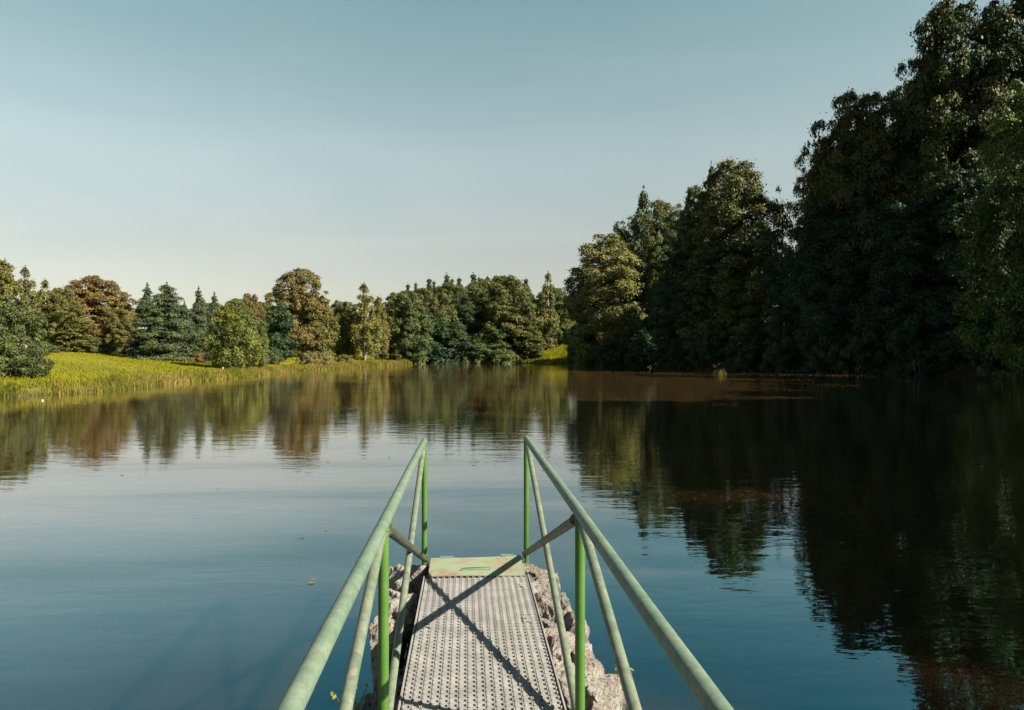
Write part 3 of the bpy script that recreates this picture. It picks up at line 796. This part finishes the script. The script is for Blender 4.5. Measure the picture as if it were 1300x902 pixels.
# fallen bare branches on the right bank
def branches(X, Y, n, s, label, seed):
    rng = random.Random(seed); mb = MB()
    root_z = max(th(X, Y), 0)
    def grow(p, d, L, r, dep):
        q = p + d * L * .5 + Vector((rng.uniform(-.1, .1), rng.uniform(-.1, .1), rng.uniform(-.05, .1))) * L
        e = q + d * L * .5 + Vector((rng.uniform(-.15, .15),) * 2 + (rng.uniform(-.2, .1),)) * L
        mb.tube([p, q, e], [r, r * .7, r * .35], 5, False)
        if dep:
            for k in range(rng.randint(3, 4)):
                t = rng.uniform(.3, 1); b = p.lerp(e, t)
                dd = (d + Vector((rng.uniform(-1, 1), rng.uniform(-1, 1), rng.uniform(-.6, .9))) * .8).normalized()
                grow(b, dd, L * rng.uniform(.35, .6), r * .5, dep - 1)
    for i in range(n):
        a = rng.uniform(0, 6.28)
        grow(Vector((rng.uniform(-.6, .6), rng.uniform(-.6, .6), 0)), Vector((math.cos(a), math.sin(a) * .5 - .3, rng.uniform(.15, .8))).normalized(), s * rng.uniform(.6, 1), .05, 2)
    o = mb.build('fallen_branch', M['twig']); o.location = (X, Y, root_z)
    tag(o, label, 'branch', 'bare branches at the right waterline')
branches(46.5, 84.5, 5, 3.4, 'left tangle of bare grey branches lying at the dark right waterline', 4)
branches(52.0, 81.5, 5, 3.0, 'right tangle of bare grey branches sticking up under the bright leaved tree', 9)
branches(37.5, 110.5, 3, 2.0, 'pale bare branches at the shaded waterline under the sky gap', 12)

# small white posts
def post(X, Y, h, label):
    mb = MB(); mb.tube([(0, 0, -.5), (0, 0, h)], .028, 10); mb.box((0, 0, h + .01), (.07, .07, .02), bev=.004)
    o = mb.build('marker_post', M['white']); o.location = (X, Y, max(0, th(X, Y))); tag(o, label, 'post')
post((54 - 650) / F * 37.2, 37.2, .03, 'short white marker post standing in the water off the near left bank')
post((283 - 650) / F * 78.5, 78.5, .35, 'short white marker post on the grass under the light green tree')

# ---------------------------------------------------------- the footbridge
YAW = math.atan((650 - 593) / F)
BR = empty('footbridge', (0, 0, 0), YAW)
tag(BR, 'narrow steel footbridge with green tube railings and grey grating deck over the pond', 'footbridge')
DZ = .59; RZ = 1.59; XL = -.352; XR = .503; YE = 6.2; SP = 3.0
r_ = .0245
def tube_obj(name, pts, rad, mat, **kw):
    mb = MB(); mb.tube(pts, rad, 24, **kw)
    if name == 'brace' or name == 'strut' or mat == 'post':
        # lumpy weld beads where the tubes meet
        rr = random.Random(len(bpy.data.objects))
        for (e, q) in ((pts[0], pts[-1]), (pts[-1], pts[0])):
            e, q = Vector(e), Vector(q); d = (q - e).normalized()
            if mat == 'post' and e.z < 1: continue
            c0 = e + d * (.022 if mat != 'post' else .014)
            a = d.orthogonal().normalized(); b = d.cross(a)
            ring = [c0 + (a * math.cos(t) + b * math.sin(t)) * (rad + .001) + d * rr.uniform(-.0015, .0015) for t in np.linspace(0, 2 * math.pi, 25)]
            mb.tube(ring, [.0042 + rr.uniform(-.001, .001) for _ in ring], 6, False)
    return mb.build(name, M[mat], BR)
for X, ye in ((XL, 6.15), (XR, 6.28)):
    s = 1 if X > 0 else -1
    pts = [(X, y, RZ + .003 * math.sin(y * 1.9 + s)) for y in np.linspace(-2.85, ye + .012, 14)]
    tube_obj('handrail', pts, .0255, 'rail', round_end=1)
    ys = [ye, ye - SP, ye - 2 * SP, ye - 3 * SP + .05]
    for k, y in enumerate(ys):
        tube_obj('post', [(X, y, DZ - .22), (X, y, RZ - .012)], .0225, 'post')
        # foot plate where the post is bolted to the side beam
        mb = MB(); mb.box((X - s * .028, y, DZ - .08), (.012, .11, .13), bev=.003)
        for zz in (-.115, -.045):
            mb.tube([(X - s * .03, y, DZ + zz), (X - s * .044, y, DZ + zz)], .009, 6)
        mb.build('foot_plate', M['brace'], BR)
    for k in range(3):
        yf, yn = ys[k], ys[k + 1]
        xo = X + s * .004
        # tie from the far post's head down to the near post's foot
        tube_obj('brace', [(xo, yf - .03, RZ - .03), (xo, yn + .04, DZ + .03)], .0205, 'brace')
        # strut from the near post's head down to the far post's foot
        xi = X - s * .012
        tube_obj('brace', [(xi, yn + .03, RZ - .03), (xi, yf - .05, DZ + .035)], .0235, 'strut')     # same kind of tube, duller green with the underside's shade painted in

# deck: lengthwise strips with serrated edges
def deck():
    x0, x1 = -.318, .462; n = 17; pitch = (x1 - x0) / n
    rng = random.Random(2)
    ylist = [(-2.9, -.02), (.0, 2.86), (2.88, 5.72)]
    for (ya, yb) in ylist:
        mb = MB()
        for i in range(n):
            xa = x0 + i * pitch + .0078; xb = x0 + (i + 1) * pitch - .0078
            z = DZ + rng.uniform(-.0012, .0012)
            mb.box(((xa + xb) / 2, (ya + yb) / 2, z - .010), (xb - xa, yb - ya, .004))
            # folded edges with teeth
            for xe, sg in ((xa, 1), (xb, -1)):
                mb.box((xe + sg * .0012, (ya + yb) / 2, z - .016), (.0024, yb - ya - .004, .012))
                y = ya + .012
                while y < yb - .02:
                    cx = xe - sg * .0032
                    # raised tooth
                    mb.add([(cx - .0032, y, z - .009), (cx + .0032, y, z - .009), (cx + .0032, y + .024, z - .009), (cx - .0032, y + .024, z - .009),
                            (cx - .003, y + .002, z + .002), (cx + .003, y + .002, z + .002), (cx + .003, y + .022, z + .002), (cx - .003, y + .022, z + .002)],
                           [(4, 5, 6, 7), (0, 1, 5, 4), (1, 2, 6, 5), (2, 3, 7, 6), (3, 0, 4, 7)])
                    y += .052
        y = ya + .02
        while y < yb - .01:        # cross rungs below the strips bridge the slots
            mb.box(((x0 + x1) / 2, y, DZ - .0175), (x1 - x0 - .004, .006, .004)); y += .108
        mb.build('grating', M['galv'], BR)
    for X in (x0 - .012, x1 + .012):
        s = -1 if X < 0 else 1
        mb = MB(); mb.box((X, 1.42, DZ - .05), (.008, 8.66, .11)); mb.box((X - s * .025, 1.42, DZ - .1085), (.055, 8.66, .007))
        mb.build('side_beam', M['galv'], BR)
    for y in (-2.2, .6, 2.3, 4.9):
        mb = MB(); mb.box(((x0 + x1) / 2, y, DZ - .16), (x1 - x0 + .02, .06, .09)); mb.build('cross_beam', M['brace'], BR)
    # saddle clamps holding the grating down
    for (cx, cy) in ((-.235, 4.72), (.385, 4.78), (.395, 5.50), (-.24, 2.95), (.38, 2.95), (-.235, 1.4), (.385, 1.4)):
        mb = MB()
        for dy in (-.028, .028): mb.box((cx, cy + dy, DZ + .001), (.05, .018, .006), bev=.002)
        mb.box((cx, cy, DZ - .003), (.03, .05, .004)); mb.tube([(cx, cy, DZ - .002), (cx, cy, DZ + .010)], .008, 6)
        mb.build('clamp', M['galv'], BR)
    # hatch plate at the outer end
    mb = MB()
    x0p, x1p = -.300, .452; yb0, yb1 = 5.735, 6.22
    nx, ny = 24, 12
    vs = []
    for z0 in (0, 1):
        for j in range(ny + 1):
            for i in range(nx + 1):
                u, v = i / nx, j / ny
                x = x0p + (x1p - x0p) * u; y = yb0 + (yb1 - yb0 + .05 * (u - .5)) * v
                z = DZ + .004 + .006 * math.sin(u * 5 + v * 2) * .6 + .012 * v - (.006 if z0 else 0)
                vs.append((x, y, z))
    N1 = (nx + 1) * (ny + 1); fs = []
    for j in range(ny):
        for i in range(nx):
            a = j * (nx + 1) + i
            fs.append((a, a + 1, a + nx + 2, a + nx + 1)); fs.append((N1 + a + nx + 1, N1 + a + nx + 2, N1 + a + 1, N1 + a))
    rim = [i for i in range(nx + 1)] + [j * (nx + 1) + nx for j in range(1, ny + 1)] + [ny * (nx + 1) + i for i in range(nx - 1, -1, -1)] + [j * (nx + 1) for j in range(ny - 1, 0, -1)]
    for k in range(len(rim)):
        a, b = rim[k], rim[(k + 1) % len(rim)]; fs.append((b, a, N1 + a, N1 + b))
    mb.add(vs, fs)
    pl = mb.build('hatch_plate', M['plate'], BR)
    mb = MB(); mb.tube([(-.045, 5.855, DZ + .006), (-.04, 5.855, DZ + .026), (.175, 5.875, DZ + .030), (.18, 5.875, DZ + .009)], .005, 8); mb.build('handle', M['post'], pl)
    for cx in (-.17, .335):
        mb = MB(); yy = 6.235 + .06 * (cx - .08)
        mb.tube([(cx - .055, yy, DZ + .018), (cx + .055, yy, DZ + .018)], .010, 10)
        mb.box((cx - .03, yy - .022, DZ + .016), (.035, .05, .006), bev=.001); mb.box((cx + .03, yy + .022, DZ + .012), (.035, .05, .006), bev=.001)
        mb.build('hinge', M['rail'], pl)
    mb = MB(); mb.box((.083, 6.15, DZ - .14), (.86, .05, .10)); mb.build('cross_beam', M['brace'], BR)
deck()

# -------------------------------------------------------- rubble stone pier
PIER = empty('stone_pier', (0, 0, 0), YAW)
tag(PIER, 'narrow rubble stone pier standing in the water on both sides under the footbridge', 'stone pier')
def rock_mesh(size, seed, mat, cuts=5):
    import bmesh
    rng = random.Random(seed); bm = bmesh.new()
    bmesh.ops.create_cube(bm, size=1.0)
    bmesh.ops.subdivide_edges(bm, edges=bm.edges[:], cuts=cuts, use_grid_fill=True)
    off = Vector((seed * 3.7, seed * 1.3, 0))
    planes = []
    for k in range(11):                      # break faces off the block
        nv = Vector((rng.gauss(0, 1), rng.gauss(0, 1), rng.gauss(0, 1))).normalized()
        planes.append((nv, rng.uniform(.36, .56)))
    for v in bm.verts:
        p = v.co.copy()
        p = p.lerp(p.normalized() * .62, .35)
        for nv, dd in planes:
            e = p.dot(nv) - dd
            if e > 0: p -= nv * e
        nz = mnoise.noise(p * 2.3 + off) * .06 + abs(mnoise.noise(p * 5.5 + off)) * .09 + mnoise.noise(p * 15 + off) * .03
        p += p.normalized() * nz
        v.co = Vector((p.x * size[0], p.y * size[1], p.z * size[2]))
    me = bpy.data.meshes.new('stone'); bm.to_mesh(me); bm.free(); me.materials.append(mat)
    sm = [rng.random() < .0 for _ in me.polygons]
    me.polygons.foreach_set('use_smooth', sm)
    return me

def stones():
    rng = random.Random(17)
    # core
    mb = MB()
    outl = lambda s: [(s * (.40), -2.6), (s * .40, 5.9)]
    mb.box((.075, 1.55, .02), (.98, 8.5, .62), bev=.06)
    mb.build('core', M['mortar'], PIER)
    # flanks: (x centre, y, z top) rows of stones; right flank higher and neater, left lower and ragged
    def put(x, y, ztop, sx, sy, sz, mat, seed, tilt=.25):
        me = rock_mesh((sx, sy, sz), seed, M[mat], 12)
        o = bpy.data.objects.new('stone', me); o.location = (x, y, ztop - sz * .46)
        o.rotation_euler = (rng.uniform(-tilt, tilt) * .5, rng.uniform(-tilt, tilt) * .5, rng.uniform(-tilt, tilt))
        link(o, PIER)
    k = 1
    # right flank, from the outer end back
    data = [(.56, 6.12, .50, .30, .36, .34, 'stone_pink'), (.74, 6.02, .47, .22, .30, .30, 'stone'), (.88, 5.70, .40, .20, .34, .34, 'stone'),
            (.60, 5.80, .50, .26, .32, .30, 'stone'), (.78, 5.50, .46, .30, .36, .34, 'stone'), (.59, 5.42, .47, .20, .30, .26, 'stone_pink'),
            (.92, 5.25, .40, .20, .34, .36, 'stone_pink'), (.66, 5.10, .42, .26, .28, .26, 'stone_grey'), (.84, 5.02, .44, .26, .30, .32, 'stone_grey'),
            (.60, 4.84, .46, .22, .24, .26, 'stone_pink'), (.80, 4.72, .42, .24, .22, .30, 'stone'), (.95, 4.72, .36, .18, .28, .34, 'stone_grey'),
            (.64, 4.55, .48, .26, .36, .32, 'stone_pink'), (.86, 4.45, .45, .26, .34, .34, 'stone_pink'), (.62, 4.18, .47, .28, .34, .32, 'stone'),
            (.86, 4.10, .44, .30, .36, .34, 'stone'), (1.0, 4.35, .30, .2, .4, .34, 'stone_grey')]
    for (x, y, zt, sx, sy, sz, mt) in data:
        put(.475 + (x - .475) * .64, y + .06, zt, sx * .92, sy * 1.02, sz, mt, k); k += 1
    data = [(-.45, 6.08, .57, .22, .26, .30, 'stone_pink'), (-.64, 6.02, .54, .26, .26, .40, 'stone'), (-.63, 5.70, .50, .28, .30, .42, 'stone'),
            (-.44, 5.72, .36, .18, .24, .26, 'stone_grey'), (-.47, 5.42, .55, .22, .28, .34, 'stone'), (-.66, 5.36, .50, .26, .32, .42, 'stone'),
            (-.65, 5.00, .44, .26, .34, .40, 'stone_pink'), (-.46, 5.02, .20, .22, .30, .26, 'stone_grey'), (-.60, 4.62, .22, .26, .32, .30, 'stone_grey'),
            (-.46, 4.60, .20, .20, .26, .22, 'stone'), (-.62, 4.25, .22, .26, .34, .30, 'stone'), (-.48, 4.15, .24, .22, .30, .26, 'stone_pink')]
    for (x, y, zt, sx, sy, sz, mt) in data:
        put(-.345 + (x + .345) * .66, y + .04, zt, sx * .82, sy * 1.02, sz, mt, k); k += 1
    # the rest of the flanks, back to the bank
    y = 3.8
    while y > -2.4:
        for s, xs in ((1, .58), (1, .72), (-1, -.50)):
            if k < 92:
                put(xs + rng.uniform(-.03, .03), y + rng.uniform(-.06, .06), .44 if s > 0 else .30, .24, .34, .34, rng.choice(['stone', 'stone_pink', 'stone_grey']), k); k += 1
        y -= .36
    # outer face
    for x in (-.25, 0.0, .26):
        put(x, 6.02, .36, .32, .30, .36, 'stone', k); k += 1
stones()

# loose pebbles caught between the deck and the stones on the left
def pebbles():
    rng = random.Random(5)
    for i in range(14):
        s = rng.uniform(.035, .07)
        me = rock_mesh((s, s * rng.uniform(.8, 1.3), s * .7), 300 + i, M['stone'], 4)
        o = bpy.data.objects.new('pebble', me)
        p = Matrix.Rotation(YAW, 3, 'Z') @ Vector((-.385 + rng.uniform(-.045, .03), 4.28 + rng.uniform(-.20, .36), .338 + s * .25))
        o.location = p; link(o)
        tag(o, 'small pale pebble lying in the gap between the left stones and the deck', 'pebble', 'pebbles in the gap left of the deck')
pebbles()

def weed(x, y, z, n, h, label, cols, seed):
    rng = np.random.default_rng(seed)
    root = empty('weed_plant', tuple(Matrix.Rotation(YAW, 3, 'Z') @ Vector((x, y, z))))
    tag(root, label, 'plant')
    mb = MB(); C = []
    for i in range(n):
        a = rng.uniform(0, 6.28); l = h * rng.uniform(.6, 1); e = Vector((math.cos(a) * l * .45, math.sin(a) * l * .45, l))
        mb.tube([(0, 0, 0), (e.x * .3, e.y * .3, l * .5), e], [.004, .003, .0015], 5, False)
        for t in np.linspace(.25, 1, 8): C.append((e.x * t * t, e.y * t * t, l * t))
    mb.build('stem', M['twig'], root)
    C = np.array(C) + rng.normal(0, .014, (len(C), 3)); m = len(C)
    co, fc, ti, ru = leaf_cloud(C, unit(rng.normal(size=(m, 3)) + np.array([0, 0, .8])), np.full(m, .02), rng.uniform(0, 1, m), rng.uniform(0, 1, m), rng)
    me = np_mesh('leaves', co, fc, 3, [M['leaf_bright']], False, {'tint': ti, 'rust': ru})
    o = link(bpy.data.objects.new('leaves', me), root); o.color = cols
weed(-.655, 4.30, .12, 9, .26, 'small plant with yellowing leaves growing from the stones left of the deck', (.30, .24, .03, .35), 1)
weed(1.02, 4.75, .12, 6, .20, 'dry twiggy weed growing from the right edge of the stones', (.25, .20, .12, .5), 2)

# floating leaf specks
def specks():
    rng = np.random.default_rng(8)
    n = 150
    y = 7 + 95 * rng.uniform(size=n) ** 1.4; x = rng.uniform(-.6, .6, n) * y
    P = np.stack([x, y], 1); ok = pond_dist(P) < -1; P = P[ok]; n = len(P)
    C = np.stack([P[:, 0], P[:, 1], np.full(n, .006)], 1)
    co, fc, ti, ru = leaf_cloud(C, np.tile([0, 0, 1.0], (n, 1)) + rng.normal(0, .05, (n, 3)), rng.uniform(.02, .05, n), rng.uniform(0, 1, n), rng.uniform(0, 1, n), rng)
    me = np_mesh('floating_leaves', co, fc, 3, [M['reed']], False, {'tint': ti})
    tag(link(bpy.data.objects.new('floating_leaves', me)), kind='stuff', label='scattered fallen leaves floating on the pond', cat='leaves')
specks()

# ------------------------------------------------------------ sky and light
SUN = Vector((.738, -.324, .592)).normalized()
w = bpy.data.worlds.new('World'); SC.world = w; w.use_nodes = True
nt = w.node_tree; nt.nodes.clear()
sky = nt.nodes.new('ShaderNodeTexSky'); sky.sky_type = 'NISHITA'; sky.sun_disc = False
sky.sun_elevation = math.asin(SUN.z); sky.sun_rotation = math.atan2(SUN.x, SUN.y)
sky.altitude = 300; sky.air_density = 1.0; sky.dust_density = 1.2; sky.ozone_density = 1.0
hs = nt.nodes.new('ShaderNodeHueSaturation'); hs.inputs['Saturation'].default_value = .62
mx = nt.nodes.new('ShaderNodeMix'); mx.data_type = 'RGBA'; mx.blend_type = 'MULTIPLY'; mx.inputs[0].default_value = 1
tcw = nt.nodes.new('ShaderNodeTexCoord'); sx = nt.nodes.new('ShaderNodeSeparateXYZ'); rw = nt.nodes.new('ShaderNodeValToRGB')
nt.links.new(tcw.outputs['Generated'], sx.inputs[0]); nt.links.new(sx.outputs['Z'], rw.inputs['Fac'])
er = rw.color_ramp.elements
while len(er) < 6: er.new(.5)
for e_, (p_, c_) in zip(er, [(.06, (.80, .72, .61)), (.134, (.80, .73, .61)), (.26, (.92, .96, .79)), (.42, (.74, .98, .80)), (.52, (.60, .82, .74)), (.70, (.26, .40, .42))]):
    e_.position = p_; e_.color = (*c_, 1)
nt.links.new(rw.outputs[0], mx.inputs[7])
bg = nt.nodes.new('ShaderNodeBackground'); bg.inputs['Strength'].default_value = .0505
ow = nt.nodes.new('ShaderNodeOutputWorld')
nt.links.new(sky.outputs[0], hs.inputs['Color']); nt.links.new(hs.outputs[0], mx.inputs[6])
nw = nt.nodes.new('ShaderNodeTexNoise'); nw.inputs['Scale'].default_value = 2.2; nw.inputs['Detail'].default_value = 5; nw.inputs['Distortion'].default_value = .8
mpw = nt.nodes.new('ShaderNodeMapping'); mpw.inputs['Scale'].default_value = (1, 1, 5); nt.links.new(tcw.outputs['Generated'], mpw.inputs[0]); nt.links.new(mpw.outputs[0], nw.inputs['Vector'])
rc = nt.nodes.new('ShaderNodeValToRGB'); rc.color_ramp.elements[0].position = .40; rc.color_ramp.elements[0].color = (.972, .98, .985, 1)
rc.color_ramp.elements[1].position = .70; rc.color_ramp.elements[1].color = (1.055, 1.035, 1.02, 1)
nt.links.new(nw.outputs['Fac'], rc.inputs['Fac'])
m2 = nt.nodes.new('ShaderNodeMix'); m2.data_type = 'RGBA'; m2.blend_type = 'MULTIPLY'; m2.inputs[0].default_value = 1
nt.links.new(mx.outputs[2], m2.inputs[6]); nt.links.new(rc.outputs[0], m2.inputs[7])
nt.links.new(m2.outputs[2], bg.inputs['Color']); nt.links.new(bg.outputs[0], ow.inputs[0])
sl = bpy.data.lights.new('sun', 'SUN'); sl.energy = 5.0; sl.angle = R(.5); sl.color = (1, .90, .74)
so = bpy.data.objects.new('sun', sl); link(so); so.rotation_euler = SUN.to_track_quat('Z', 'Y').to_euler()

cam = bpy.data.cameras.new('camera'); cam.sensor_width = 36; cam.lens = 36 * F / 1300
cam.clip_start = .05; cam.clip_end = 20000
co_ = bpy.data.objects.new('camera', cam); link(co_); co_.location = (0, 0, EYE); co_.rotation_euler = (R(90), 0, 0)
SC.camera = co_
SC.view_settings.view_transform = 'Standard'; SC.view_settings.look = 'None'
SC.view_settings.exposure = 1.75; SC.view_settings.gamma = 1.0; SC.view_settings.use_curve_mapping = False
SC.render.engine = 'CYCLES'
cy = SC.cycles; cy.max_bounces = 6; cy.diffuse_bounces = 3; cy.glossy_bounces = 3; cy.transmission_bounces = 3
cy.use_denoising = True; cy.sample_clamp_indirect = 6
